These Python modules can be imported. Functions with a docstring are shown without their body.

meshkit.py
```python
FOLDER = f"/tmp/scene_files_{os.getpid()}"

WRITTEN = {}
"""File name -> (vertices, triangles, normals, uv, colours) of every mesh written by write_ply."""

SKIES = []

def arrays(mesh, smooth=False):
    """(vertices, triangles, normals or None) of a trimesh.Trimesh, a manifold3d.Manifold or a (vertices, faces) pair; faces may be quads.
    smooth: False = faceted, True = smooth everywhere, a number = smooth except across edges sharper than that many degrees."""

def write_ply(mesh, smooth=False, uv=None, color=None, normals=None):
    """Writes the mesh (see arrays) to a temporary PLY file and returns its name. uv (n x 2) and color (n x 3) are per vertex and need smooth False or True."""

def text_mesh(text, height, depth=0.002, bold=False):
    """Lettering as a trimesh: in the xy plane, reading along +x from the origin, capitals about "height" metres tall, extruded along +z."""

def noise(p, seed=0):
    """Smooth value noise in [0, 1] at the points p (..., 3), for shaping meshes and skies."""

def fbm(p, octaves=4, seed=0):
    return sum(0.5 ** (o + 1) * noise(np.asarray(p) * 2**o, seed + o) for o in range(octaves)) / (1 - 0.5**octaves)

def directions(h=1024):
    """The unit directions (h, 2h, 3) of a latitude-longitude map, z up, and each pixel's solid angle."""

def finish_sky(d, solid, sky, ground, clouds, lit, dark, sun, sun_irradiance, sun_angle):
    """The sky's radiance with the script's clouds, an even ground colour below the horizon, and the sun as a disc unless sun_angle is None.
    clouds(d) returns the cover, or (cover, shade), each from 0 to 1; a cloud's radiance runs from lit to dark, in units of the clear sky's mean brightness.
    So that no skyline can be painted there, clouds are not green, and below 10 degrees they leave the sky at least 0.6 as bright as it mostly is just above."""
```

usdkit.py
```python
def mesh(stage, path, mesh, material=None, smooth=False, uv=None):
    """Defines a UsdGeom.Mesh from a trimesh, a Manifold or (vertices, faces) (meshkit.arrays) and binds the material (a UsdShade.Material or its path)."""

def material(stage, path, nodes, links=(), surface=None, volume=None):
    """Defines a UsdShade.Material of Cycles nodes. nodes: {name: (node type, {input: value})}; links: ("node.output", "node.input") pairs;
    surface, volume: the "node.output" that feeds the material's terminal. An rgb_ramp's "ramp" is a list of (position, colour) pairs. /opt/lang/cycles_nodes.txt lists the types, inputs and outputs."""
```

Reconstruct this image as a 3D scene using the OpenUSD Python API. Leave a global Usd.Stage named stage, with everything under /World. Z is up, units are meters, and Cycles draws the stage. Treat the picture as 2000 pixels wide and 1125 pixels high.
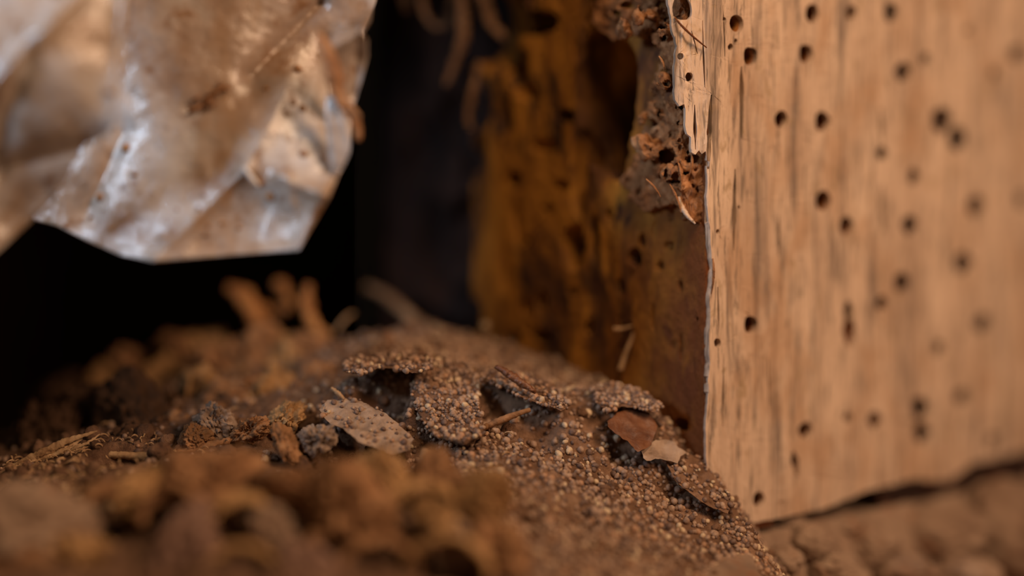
import math, random
import numpy as np, trimesh, usdkit, meshkit
from manifold3d import Manifold, CrossSection, OpType, set_circular_segments
from scipy.interpolate import RBFInterpolator
from shapely.geometry import Polygon
from pxr import Usd, UsdGeom, UsdLux, UsdShade, Gf, Sdf, Vt

# all working coordinates are millimetres: x right, y away from the lens, z up; written to the stage in metres
MM = 0.001
stage = Usd.Stage.CreateInMemory()
UsdGeom.SetStageUpAxis(stage, UsdGeom.Tokens.z)
UsdGeom.SetStageMetersPerUnit(stage, 1.0)
world = UsdGeom.Xform.Define(stage, '/World'); stage.SetDefaultPrim(world.GetPrim())
UsdGeom.Scope.Define(stage, '/World/Looks')

# ------------------------------------------------------------------ camera, light, exposure
CAM_Z, TILT, F = 54.0, math.radians(4.0), 4286.0
FOCUS = 301.0
cam = UsdGeom.Camera.Define(stage, '/World/camera')
cam.AddTranslateOp().Set(Gf.Vec3d(0, 0, CAM_Z * MM)); cam.AddRotateXOp().Set(90 - math.degrees(TILT))
cam.CreateHorizontalApertureAttr(36.0); cam.CreateVerticalApertureAttr(36.0 * 1125 / 2000)
cam.CreateFocalLengthAttr(36.0 * F / 2000); cam.CreateClippingRangeAttr(Gf.Vec2f(0.01, 20))
cam.CreateFStopAttr(3.6); cam.CreateFocusDistanceAttr(FOCUS * MM)
cam.CreateExposureAttr(0.22)

def aim(prim, eye, to):
    e, t = np.array(eye, float), np.array(to, float)
    b = (e - t) / np.linalg.norm(e - t); r = np.cross([0, 0, 1.0], b); r /= np.linalg.norm(r); u = np.cross(b, r)
    m = Gf.Matrix4d(*r, 0, *u, 0, *b, 0, *(e * MM), 1)
    UsdGeom.Xformable(prim).AddTransformOp().Set(m)
def rect(name, eye, to, w, h, color, power):
    l = UsdLux.RectLight.Define(stage, '/World/' + name)
    l.CreateWidthAttr(w * MM); l.CreateHeightAttr(h * MM); l.CreateColorAttr(Gf.Vec3f(*color)); l.CreateIntensityAttr(power)
    aim(l, eye, to); return l
dome = UsdLux.DomeLight.Define(stage, '/World/room_light')
dome.CreateColorAttr(Gf.Vec3f(1.0, 0.72, 0.5)); dome.CreateIntensityAttr(0.03)
rect('warm_lamp', (290, 75, 225), (40, 310, 25), 100, 100, (1.0, 0.63, 0.40), 29.0)
rect('lamp_above_heap', (38, 212, 172), (0, 310, 25), 36, 36, (1.0, 0.66, 0.40), 31.0)
added_cool_spot = UsdLux.SphereLight.Define(stage, '/World/added_cool_spot'); added_cool_spot.CreateRadiusAttr(20 * MM); added_cool_spot.CreateColorAttr(Gf.Vec3f(.64, .79, 1.0)); added_cool_spot.CreateIntensityAttr(62.0)  # unseen cool spot added to light the paper, cone narrowed to spare the heap
sh_ = UsdLux.ShapingAPI.Apply(added_cool_spot.GetPrim()); sh_.CreateShapingConeAngleAttr(12.0); sh_.CreateShapingConeSoftnessAttr(0.35)
aim(added_cool_spot, (-180, 186, 122), (-48, 285, 66))

# ------------------------------------------------------------------ projection helpers
ca, sa = math.cos(TILT), math.sin(TILT)
def rays(px, py):
    x, y = (np.asarray(px, float) - 1000) / F, -(np.asarray(py, float) - 562.5) / F
    return np.stack([x, ca + y * sa, -sa + y * ca], -1)
EYE = np.array([0, 0, CAM_Z])
def at(px, py, Y):
    d = rays(px, py); return EYE + d * (np.asarray(Y, float) / d[..., 1])[..., None]
def onplane(px, py, p0, n):
    d = rays(px, py); return EYE + d * ((p0 - EYE) @ n / (d @ n))[..., None]

# ------------------------------------------------------------------ scene helpers
names = {}
def free(parent, name):
    k = names.get((parent, name), 0); names[(parent, name)] = k + 1
    return f'{parent}/{name}' if k == 0 else f'{parent}/{name}_{k:03d}'
def tag(p, label=None, cat=None, group=None, kind=None):
    for k, v in (('label', label), ('category', cat), ('group', group), ('kind', kind)):
        if v: p.SetCustomDataByKey(k, v)
    return p
def thing(name, loc, label, cat, group=None):
    x = UsdGeom.Xform.Define(stage, free('/World', name)); x.AddTranslateOp().Set(Gf.Vec3d(*(np.array(loc, float) * MM)))
    p = x.GetPrim(); tag(p, label, cat, group); ORIGIN[str(p.GetPath())] = np.array(loc, float); return p
ORIGIN = {}
def arr(m):
    if isinstance(m, Manifold):
        q = m.to_mesh(); return np.array(q.vert_properties[:, :3], float), np.array(q.tri_verts, int)
    if isinstance(m, tuple): return np.array(m[0], float), np.array(m[1], int)
    return np.array(m.vertices, float), np.array(m.faces, int)
def obj(name, m, mat, parent=None, smooth=50):
    v, f = arr(m)
    if parent is None: path = free('/World', name)
    else:
        path = free(str(parent.GetPath()), name)
        root = '/'.join(path.split('/')[:3]); v = v - ORIGIN.get(root, np.zeros(3))
    return usdkit.mesh(stage, path, (v * MM, f), M[mat], smooth=smooth).GetPrim()
def single(name, m, mat, label, cat, group=None, kind=None, smooth=50):
    """a thing that is one mesh, with its origin at its base"""
    v, f = arr(m); o = np.array([(v[:, 0].min() + v[:, 0].max()) / 2, (v[:, 1].min() + v[:, 1].max()) / 2, v[:, 2].min()])
    p = usdkit.mesh(stage, free('/World', name), ((v - o) * MM, f), M[mat], smooth=smooth)
    p.AddTranslateOp().Set(Gf.Vec3d(*(o * MM))); tag(p.GetPrim(), label, cat, group, kind); return p.GetPrim()
fbm = meshkit.fbm
def sn(p, s, seed=0, o=4): return fbm(np.asarray(p) * s + 37.3, o, seed) * 2 - 1          # signed noise
def normals(v, f):
    n = np.zeros_like(v); c = np.cross(v[f[:, 1]] - v[f[:, 0]], v[f[:, 2]] - v[f[:, 0]])
    for k in range(3): np.add.at(n, f[:, k], c)
    return n / np.maximum(np.linalg.norm(n, axis=1, keepdims=True), 1e-12)
def rough(m, layers):
    """displace a mesh along its normals: layers of (amplitude, frequency per mm, seed)"""
    v, f = arr(m); n = normals(v, f); d = 0
    for a, s, seed in layers: d = d + a * sn(v, s, seed)
    return v + n * np.asarray(d)[:, None], f
def join(ms):
    vs, fs, k = [], [], 0
    for m in ms:
        v, f = arr(m); vs.append(v); fs.append(f + k); k += len(v)
    return np.vstack(vs), np.vstack(fs)
ICO = {k: trimesh.creation.icosphere(k) for k in (1, 2, 3, 4)}
def rotm(rng):
    q = rng.normal(size=4); q /= np.linalg.norm(q); return trimesh.transformations.quaternion_matrix(q)[:3, :3]
def clod(c, r, seed, sub=3, amp=0.45, freq=1.1, squash=(1, 1, 1), rot=None, ridged=True):
    """an irregular crumb of rotten wood, as one closed mesh"""
    b = ICO[sub].vertices.copy(); rng = np.random.default_rng(seed)
    n1 = sn(b, freq, seed); n2 = sn(b, freq * 2.7, seed + 5)
    if ridged: n1 = 0.7 * n1 + 0.6 * (0.35 - np.abs(n2)) 
    v = b * (1 + amp * n1 + 0.22 * amp * sn(b, freq * 7, seed + 9))[:, None] * np.array(squash)
    v = v @ (rotm(rng) if rot is None else rot).T
    return v * r + np.asarray(c), ICO[sub].faces.copy()
def tube(path, rad, sides=9, amp=0.25, seed=0, steps=40, flat=1.0):
    """a strand: a bent, uneven stick through the points"""
    P = np.array(path, float); t = np.linspace(0, 1, len(P)); T = np.linspace(0, 1, steps)
    from scipy.interpolate import CubicSpline
    C = CubicSpline(t, P)(T); R = np.interp(T, np.linspace(0, 1, len(rad)), rad)
    d = np.gradient(C, axis=0); d /= np.linalg.norm(d, axis=1, keepdims=True)
    ref = np.array([0.3, -0.9, 0.2]); a = np.cross(d, ref); a /= np.linalg.norm(a, axis=1, keepdims=True); b = np.cross(d, a)
    th = np.linspace(0, 2 * math.pi, sides, endpoint=False)
    ring = C[:, None] + R[:, None, None] * (np.cos(th)[None, :, None] * a[:, None] + flat * np.sin(th)[None, :, None] * b[:, None])
    w = 1 + amp * sn(ring, 1.3 / max(np.mean(rad), .05), seed)
    v = (C[:, None] + (ring - C[:, None]) * w[..., None]).reshape(-1, 3)
    f = []
    for i in range(steps - 1):
        for j in range(sides):
            p, q = i * sides + j, i * sides + (j + 1) % sides
            f += [[p, p + sides, q], [q, p + sides, q + sides]]
    n = len(v); v = np.vstack([v, C[0], C[-1]])
    for j in range(sides):
        f += [[n, j, (j + 1) % sides], [n + 1, n - sides + (j + 1) % sides, n - sides + j]]
    f = np.array(f); c = v[f]; 
    if np.einsum('ij,ij->', np.cross(c[:, 0], c[:, 1]), c[:, 2]) < 0: f = f[:, ::-1]
    return v, f
def ragged(poly, step, amp, seed):
    """a torn outline: the polygon (any 2-D unit) resampled with a jittered edge"""
    p = np.array(poly, float); out = []
    for a, b in zip(p, np.roll(p, -1, 0)):
        k = max(1, int(np.linalg.norm(b - a) / step)); out += [a + (b - a) * i / k for i in range(k)]
    out = np.array(out); d = np.roll(out, -1, 0) - np.roll(out, 1, 0); d /= np.maximum(np.linalg.norm(d, axis=1, keepdims=True), 1e-9)
    n = np.stack([d[:, 1], -d[:, 0]], 1); q = np.c_[out / (step * 2.1), np.full(len(out), seed * 7.7)]
    return out + n * (amp * (fbm(q, 3, seed) * 2 - 1))[:, None]
def extrude(polys, holes=(), res=7.0, h=1.0):
    c = CrossSection([np.array(polys)], )
    if c.area() == 0 or True:
        g = Polygon(polys).buffer(0); g = max(g.geoms, key=lambda x: x.area) if hasattr(g, 'geoms') else g
        pts = np.array(g.exterior.coords)[:-1]
        if not g.exterior.is_ccw: pts = pts[::-1]
        c = CrossSection([pts])
    for hpoly in holes: c = c - CrossSection([hpoly if Polygon(hpoly).exterior.is_ccw else hpoly[::-1]])
    return c.extrude(h).refine_to_length(res)
def sheet(poly, depth, thick, res=9.0, holes=(), amp=0.0, freq=0.2, seed=0):
    """a real sheet of its own thickness: depth(px, py) is its distance; poly is its outline"""
    v, f = arr(extrude(poly, holes, res)); Y = depth(v[:, 0], v[:, 1])
    p = at(v[:, 0], v[:, 1], Y + thick * v[:, 2])
    if amp: p[:, 1] += amp * sn(p * [1, 0, 1], freq, seed)
    return p, f[:, ::-1] if vol(p, f) < 0 else f
def vol(v, f): c = v[f]; return np.einsum('ij,ij->', np.cross(c[:, 0], c[:, 1]), c[:, 2])
def tri_depth(*pts):
    """plane (least squares) or smooth surface through (px, py, Y) points"""
    P = np.array(pts, float)
    if len(P) <= 3:
        A = np.c_[P[:, :2], np.ones(len(P))]; k = np.linalg.lstsq(A, P[:, 2], rcond=None)[0]
        return lambda x, y: k[0] * x + k[1] * y + k[2]
    R = RBFInterpolator(P[:, :2] / 100, P[:, 2], kernel='thin_plate_spline', smoothing=0.001)
    return lambda x, y: R(np.c_[x, y] / 100)

# ------------------------------------------------------------------ materials
M = {}
def look(name, stops, scale=(300, 300, 300), detail=6, nrough=0.6, distort=0.5, rough=0.8, bump=0.5, bscale=(1500, 1500, 1500), bdist=0.0003, spec=0.25, translucent=None, spots=None, zone=None):
    N = {'geo': ('geometry', {}), 'mp': ('mapping', {'scale': scale}), 'n': ('noise_texture', {'scale': 1.0, 'detail': detail, 'roughness': nrough, 'distortion': distort}),
         'r': ('rgb_ramp', {'ramp': stops}), 'mb': ('mapping', {'scale': bscale}), 'nb': ('noise_texture', {'scale': 1.0, 'detail': 5, 'roughness': 0.65}),
         'bp': ('bump', {'strength': bump, 'distance': bdist}), 'p': ('principled_bsdf', {'roughness': rough, 'specular_ior_level': spec})}
    L = [('geo.position', 'mp.vector'), ('mp.vector', 'n.vector'), ('n.fac', 'r.fac'), ('geo.position', 'mb.vector'), ('mb.vector', 'nb.vector'), ('nb.fac', 'bp.height'), ('bp.normal', 'p.normal')]
    col = 'r.color'
    for i, (sc, seedv, lo, hi, c, amount) in enumerate(spots or []):
        N |= {f'sm{i}': ('mapping', {'scale': sc, 'location': (seedv, seedv * 1.7, seedv * .3)}), f'sn{i}': ('noise_texture', {'scale': 1.0, 'detail': 4, 'roughness': 0.6, 'distortion': 0.4}),
              f'sr{i}': ('map_range', {'from_min': lo, 'from_max': hi, 'to_min': 0.0, 'to_max': amount, 'clamp': True}), f'sx{i}': ('mix_color', {'b': c})}
        L += [('geo.position', f'sm{i}.vector'), (f'sm{i}.vector', f'sn{i}.vector'), (f'sn{i}.fac', f'sr{i}.value'), (f'sr{i}.result', f'sx{i}.fac'), (col, f'sx{i}.a')]
        col = f'sx{i}.result'
    if zone:                                # red-brown wood along one edge, also darkened to paint in weaker light: (direction, from, to, colour, amount)
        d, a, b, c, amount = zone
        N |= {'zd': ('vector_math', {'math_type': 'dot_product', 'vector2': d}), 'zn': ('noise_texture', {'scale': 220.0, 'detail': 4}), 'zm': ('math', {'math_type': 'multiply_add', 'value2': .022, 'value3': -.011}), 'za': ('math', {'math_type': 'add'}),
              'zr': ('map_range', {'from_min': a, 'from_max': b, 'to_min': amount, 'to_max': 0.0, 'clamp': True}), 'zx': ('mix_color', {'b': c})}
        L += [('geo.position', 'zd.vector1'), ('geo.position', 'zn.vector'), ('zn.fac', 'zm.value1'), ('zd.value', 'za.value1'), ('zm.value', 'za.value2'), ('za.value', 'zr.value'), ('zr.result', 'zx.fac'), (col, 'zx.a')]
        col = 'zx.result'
    L.append((col, 'p.base_color')); out = 'p.BSDF'
    if translucent:
        N |= {'tr': ('translucent_bsdf', {}), 'mx': ('mix_closure', {'fac': translucent})}
        L += [(col, 'tr.color'), ('p.BSDF', 'mx.closure1'), ('tr.BSDF', 'mx.closure2')]; out = 'mx.closure'
    M[name] = usdkit.material(stage, '/World/Looks/' + name, N, L, surface=out)

look('pale_wood', [(0.25, (.34, .225, .155)), (0.45, (.55, .395, .285)), (0.60, (.66, .49, .36)), (0.8, (.74, .57, .43))], (160, 160, 26), detail=8, nrough=.65, rough=0.75, bump=0.7, bscale=(2600, 2600, 320), spec=0.2,
     spots=[((420, 420, 45), 3, .53, .67, (.17, .125, .10), .85), ((110, 110, 70), 9, .50, .64, (.42, .24, .13), .55), ((1900, 1900, 190), 5, .54, .66, (.16, .12, .09), .8), ((300, 300, 220), 23, .60, .70, (.30, .20, .10), .6)])
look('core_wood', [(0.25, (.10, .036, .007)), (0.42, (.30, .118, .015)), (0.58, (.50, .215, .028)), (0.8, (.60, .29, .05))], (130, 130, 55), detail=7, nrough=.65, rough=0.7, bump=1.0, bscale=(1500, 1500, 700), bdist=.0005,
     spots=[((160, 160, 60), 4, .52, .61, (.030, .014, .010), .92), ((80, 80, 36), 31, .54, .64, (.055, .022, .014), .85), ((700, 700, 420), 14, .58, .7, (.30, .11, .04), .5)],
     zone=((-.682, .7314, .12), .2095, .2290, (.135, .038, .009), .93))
look('eaten_wood', [(0.25, (.08, .03, .012)), (0.48, (.27, .115, .042)), (0.62, (.42, .20, .085)), (0.8, (.60, .36, .19))], (420, 420, 300), detail=7, rough=0.65, bump=0.8, bscale=(2200, 2200, 1400),
     spots=[((380, 380, 260), 4, .56, .68, (.07, .025, .015), .7)])
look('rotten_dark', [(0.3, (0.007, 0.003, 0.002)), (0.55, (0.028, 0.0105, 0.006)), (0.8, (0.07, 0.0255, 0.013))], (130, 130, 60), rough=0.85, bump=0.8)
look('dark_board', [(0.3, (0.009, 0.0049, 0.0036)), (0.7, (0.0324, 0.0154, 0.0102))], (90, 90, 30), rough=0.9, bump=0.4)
look('frass_earth', [(0.25, (0.0855, 0.044, 0.0264)), (0.45, (0.19, 0.1056, 0.0624)), (0.6, (0.2755, 0.1584, 0.096)), (0.8, (0.38, 0.242, 0.152))], (300, 300, 300), detail=8, rough=0.9, bump=1.0, bscale=(2400, 2400, 2400), bdist=.0005, spec=.1,
     spots=[((110, 110, 110), 2, .50, .66, (.10, .05, .03), .7), ((700, 700, 700), 12, .58, .70, (.04, .022, .018), .6)])
for i, (a, b) in enumerate([((.25, .155, .10), (.40, .27, .185)), ((.10, .058, .042), (.21, .13, .09)), ((.46, .33, .20), (.60, .46, .30)), ((.30, .165, .09), (.42, .24, .14))]):
    look('pellet_' + 'tan dark straw rust'.split()[i], [(0.35, a), (0.7, b)], (900, 900, 900), rough=0.55, bump=0.3, bscale=(4000, 4000, 4000), spec=0.35)
look('crumb_brown', [(0.25, (0.0811, 0.0357, 0.015)), (0.5, (0.2839, 0.1436, 0.0655)), (0.75, (0.4462, 0.2576, 0.131))], (260, 260, 260), detail=6, rough=0.85, bump=0.8,
     spots=[((150, 150, 150), 6, .52, .66, (.16, .08, .03), .6)])
look('crumb_ochre', [(0.25, (0.1014, 0.0545, 0.0206)), (0.5, (0.3245, 0.1783, 0.073)), (0.75, (0.4867, 0.3071, 0.1498))], (240, 240, 240), detail=6, rough=0.85, bump=0.8)
look('crumb_rose', [(0.25, (.10, .055, .035)), (0.5, (.24, .14, .10)), (0.75, (.36, .23, .17))], (260, 260, 260), detail=6, rough=0.85, bump=0.8)
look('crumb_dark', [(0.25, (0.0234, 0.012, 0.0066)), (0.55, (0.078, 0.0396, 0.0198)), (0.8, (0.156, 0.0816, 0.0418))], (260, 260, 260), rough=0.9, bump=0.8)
look('flake_grey', [(0.3, (.16, .105, .072)), (0.55, (.32, .225, .16)), (0.75, (.44, .33, .25))], (380, 380, 380), rough=0.8, bump=0.6)
look('flake_red', [(0.3, (0.0585, 0.0195, 0.0098)), (0.5, (0.143, 0.0553, 0.0238)), (0.75, (0.221, 0.0975, 0.0455))], (320, 320, 320), rough=0.45, bump=0.4, spec=.4)
look('shred_orange', [(0.3, (.20, .075, .025)), (0.55, (.42, .19, .06)), (0.8, (.55, .29, .11))], (350, 350, 350), rough=0.7, bump=0.5)
look('fibre_tan', [(0.3, (.24, .13, .06)), (0.55, (.46, .29, .15)), (0.8, (.62, .44, .26))], (600, 600, 600), rough=0.7, bump=0.5)
look('rubble', [(0.25, (0.1445, 0.0892, 0.0595)), (0.5, (0.255, 0.17, 0.1148)), (0.75, (0.357, 0.255, 0.1785))], (130, 130, 130), rough=0.9, bump=0.6,
     spots=[((190, 190, 190), 6, .56, .68, (.22, .10, .05), .7)])
look('paper', [(0.30, (.22, .135, .085)), (0.43, (.40, .29, .21)), (0.54, (.53, .46, .41)), (0.72, (.66, .64, .63))], (52, 52, 52), detail=10, nrough=.7, rough=0.28, bump=0.5, bscale=(260, 260, 260), bdist=.0009, spec=0.9, translucent=0.18,
     spots=[((42, 42, 42), 3, .48, .62, (.24, .135, .075), .62), ((230, 230, 230), 7, .57, .68, (.24, .12, .05), .8), ((150, 30, 30), 11, .58, .68, (.34, .21, .12), .6), ((420, 420, 420), 19, .60, .70, (.20, .10, .05), .6)])
look('paper_stained', [(0.3, (.13, .05, .02)), (0.5, (.30, .145, .065)), (0.75, (.46, .29, .17))], (200, 200, 200), rough=0.5, bump=0.5, translucent=0.15)
look('sliver_white', [(0.3, (.70, .70, .70)), (0.7, (.82, .82, .80))], rough=0.4, bump=0.1)

# ------------------------------------------------------------------ the setting
def box(x0, x1, y0, y1, z0, z1): return trimesh.creation.box([x1 - x0, y1 - y0, z1 - z0], trimesh.transformations.translation_matrix([(x0 + x1) / 2, (y0 + y1) / 2, (z0 + z1) / 2]))
def plank_wall(name, axis, lo, hi, at_, z0, z1, mat, seed):
    rng = np.random.default_rng(seed); p = UsdGeom.Xform.Define(stage, f'/World/{name}').GetPrim(); tag(p, kind='structure'); ORIGIN[f'/World/{name}'] = np.zeros(3)
    x = lo
    while x < hi - 1:
        w = min(rng.uniform(24, 34), hi - x); d = rng.uniform(-.8, .8)
        b = box(x, x + w - .5, at_ + d, at_ + d + 6, z0 - 8, z1) if axis == 'x' else box(at_ - 6 + d, at_ + d, x, x + w - .5, z0, z1)
        obj('plank', b, mat, p, smooth=False); x += w
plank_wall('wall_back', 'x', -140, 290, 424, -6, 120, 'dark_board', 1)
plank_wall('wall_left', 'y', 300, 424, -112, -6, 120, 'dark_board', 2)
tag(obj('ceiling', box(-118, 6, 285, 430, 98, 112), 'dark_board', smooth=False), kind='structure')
gx, gy = np.meshgrid(np.linspace(-125, 290, 430), np.linspace(205, 432, 240), indexing='ij')
def grid_solid(gx, gy, gz, bottom):
    n, m = gx.shape; top = np.stack([gx, gy, gz], -1).reshape(-1, 3); bot = top.copy(); bot[:, 2] = bottom
    i = np.arange(n * m).reshape(n, m); a, b, c, d = i[:-1, :-1].ravel(), i[1:, :-1].ravel(), i[1:, 1:].ravel(), i[:-1, 1:].ravel()
    f = [np.c_[a, b, c], np.c_[a, c, d]]; k = n * m; f += [np.c_[a, c, b] + k, np.c_[a, d, c] + k]
    for e in (i[:, 0], i[-1, :], i[::-1, -1], i[0, ::-1]):
        p, q = e[:-1], e[1:]; f += [np.c_[p, p + k, q + k], np.c_[p, q + k, q]]
    f = np.vstack(f)
    return np.vstack([top, bot]), f
gp = np.stack([gx, gy, 0 * gx], -1)
front = -((gx - 27.2) * -math.sin(math.radians(43)) + (gy - 303.0) * math.cos(math.radians(43)))       # distance in front of the pale face
fz = -2.8 - 1.9 * np.clip(front + .5, 0, 9) * np.clip((gx - 20) / 14, 0, 1) - 4.0 * (gx < 20)
ft = grid_solid(gx, gy, fz + 1.6 * sn(gp, 0.13, 3) + .7 * sn(gp, 0.5, 4) + .25 * sn(gp, 1.5, 5), -20)
tag(obj('floor', ft, 'rubble'), kind='structure')

# ------------------------------------------------------------------ the post: a square post standing corner-on
C0 = np.array([27.2, 303.0, 0]); ANG = math.radians(43)
ER, EL = np.array([math.cos(ANG), math.sin(ANG), 0]), np.array([-math.sin(ANG), math.cos(ANG), 0])   # along the pale face; along the eaten face
ANG2 = math.radians(14); E2 = np.array([math.cos(ANG2), math.sin(ANG2), 0]); IN2 = np.array([-math.sin(ANG2), math.cos(ANG2), 0])
def pale(px, py):
    """point of the pale face seen at a pixel, with the inward direction; left of the corner the old surface turns towards the lens"""
    a, b = onplane(px, py, C0, EL), onplane(px, py, C0, IN2)
    left = ((a - C0) @ ER < 0)[..., None]
    return np.where(left, b, a), np.where(left, IN2, EL)
def brown(px, py, u=0.0): return onplane(np.asarray(px, float), np.asarray(py, float), C0 + u * ER, ER)
post = thing('wooden_post', C0, 'pale weathered wooden post riddled with round beetle holes, its left side eaten away', 'post')

HOLES = [(1332, 15, 21, 1), (1328, 110, 6, 1), (1345, 150, 8, 1), (1438, 46, 16, 1), (1465, 110, 17, 1), (1586, 27, 17, 1), (1662, 25, 14, 1), (1739, 25, 18, 1), (1574, 105, 17, 1),
         (1524, 233, 16, 1), (1606, 237, 19, 1), (1762, 143, 18, 1), (1806, 115, 12, .5), (1608, 392, 18, 1), (1652, 440, 17, 1), (1783, 345, 14, 1), (1775, 440, 18, 1), (1722, 300, 13, 1),
         (1905, 402, 20, 1), (1880, 515, 21, 1), (1760, 552, 18, 1), (1720, 592, 13, 1), (1918, 632, 20, 1), (1838, 235, 24, 1), (1868, 270, 22, 1), (1465, 633, 16, 1), (1400, 670, 8, 1),
         (1571, 840, 15, 1), (1707, 820, 16, 1), (1797, 795, 19, 1), (1800, 845, 18, 1), (1877, 775, 15, 1), (1832, 680, 13, .5), (1938, 860, 14, .6), (1985, 105, 16, .6), (1940, 145, 10, .5),
         (1480, 975, 14, .7), (1655, 815, 10, .6), (1425, 92, 6, .6), (1436, 80, 5, .6), (1441, 405, 4, .5), (1400, 452, 4, .5), (1412, 38, 4, .5), (1995, 390, 14, .5), (1890, 60, 9, .5), (1960, 1030, 1, .5)]
def ell(cx, cy, rx, ry, n=18, seed=0):
    t = np.linspace(0, 2 * math.pi, n, endpoint=False); k = 1 + .10 * (fbm(np.c_[np.cos(t), np.sin(t), np.full(n, seed * 3.1)] * 1.2, 2, seed) * 2 - 1) * 2
    return np.c_[cx + rx * k * np.cos(t), cy + ry * k * np.sin(t)]
def slit(x, y0, y1, w, lean=0, seed=0):
    t = np.linspace(0, 1, 9); k = w / 2 * np.sin(np.pi * np.clip(t, .04, .96)) ** .6 * (1 + .5 * (fbm(np.c_[t * 5, t * 0, t * 0 + seed], 2, seed) * 2 - 1)); c = x + lean * t
    return np.r_[np.c_[c - k, y0 + (y1 - y0) * t], np.c_[c + k, y0 + (y1 - y0) * t][::-1]]
left_edge = [(1298, -140), (1303, 0), (1311, 50), (1320, 90), (1317, 130), (1318, 195), (1327, 207), (1336, 203), (1338, 225), (1341, 262), (1349, 268), (1350, 298), (1358, 303), (1364, 293), (1370, 301), (1377, 296),
             (1381, 320), (1380, 400), (1385, 450), (1389, 505), (1393, 525), (1388, 560), (1386, 620), (1385, 700), (1382, 770), (1379, 830), (1377, 890), (1388, 960), (1400, 1012)]
bottom_edge = [(1475, 1020), (1560, 1004), (1600, 996), (1640, 980), (1700, 957), (1780, 938), (1850, 940), (1900, 905), (2010, 880), (2330, 815)]
outline = np.vstack([ragged(left_edge + bottom_edge, 9, 3.2, 5)[:-1][:-60], bottom_edge[-1:]]) if False else None
le = np.array(left_edge + bottom_edge, float)
rag = ragged(np.vstack([le, [[2330, -140]]]), 8, 4.0, 5)
holes = [ell(x, y, 1.12 * r * .72 * (1 if x > 1385 else 1.25), 1.12 * r, seed=i) for i, (x, y, r, k) in enumerate(HOLES)]
SLITS = [(1388, 185, 330, 13, -6), (1447, 130, 270, 9, 0), (1434, 330, 490, 7, -3), (1655, 588, 682, 22, 4), (1722, 360, 455, 11, 2), (1717, 210, 290, 8, 6), (1356, 205, 292, 5, 2), (1400, 560, 660, 3, 2), (1412, 690, 830, 3, -3), (1410, 10, 110, 3, 3), (1372, 40, 170, 3, 4), (1520, 420, 500, 7, 0), (1548, 880, 930, 14, 8), (1350, 60, 105, 3, 12), (1500, 700, 800, 3, 2)]
slits = [slit(*s, seed=i) for i, s in enumerate(SLITS)]
v, f = arr(extrude(rag, holes + slits, res=8.0))
p, inward = pale(v[:, 0], v[:, 1])
uz = np.c_[(p - C0) @ ER, p[:, 2], 0 * p[:, 2]]
fib = sn(uz * [2.6, .16, 1], 1.0, 3) * .16 + sn(uz * [.5, .05, 1], 1.0, 8) * .25 + sn(uz * [7, .5, 1], 1, 12, 2) * .06
near = np.clip((1420 - v[:, 0]) / 80, 0, 1)
p = p + inward * (0.9 * v[:, 2] + fib * (1 + 1.2 * near) - .1)[:, None]
if vol(p, f) < 0: f = f[:, ::-1]
tag(obj('pale_face', (p, f), 'pale_wood', post, smooth=35), 'sound pale outer wood with round holes and grain cracks')

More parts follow.
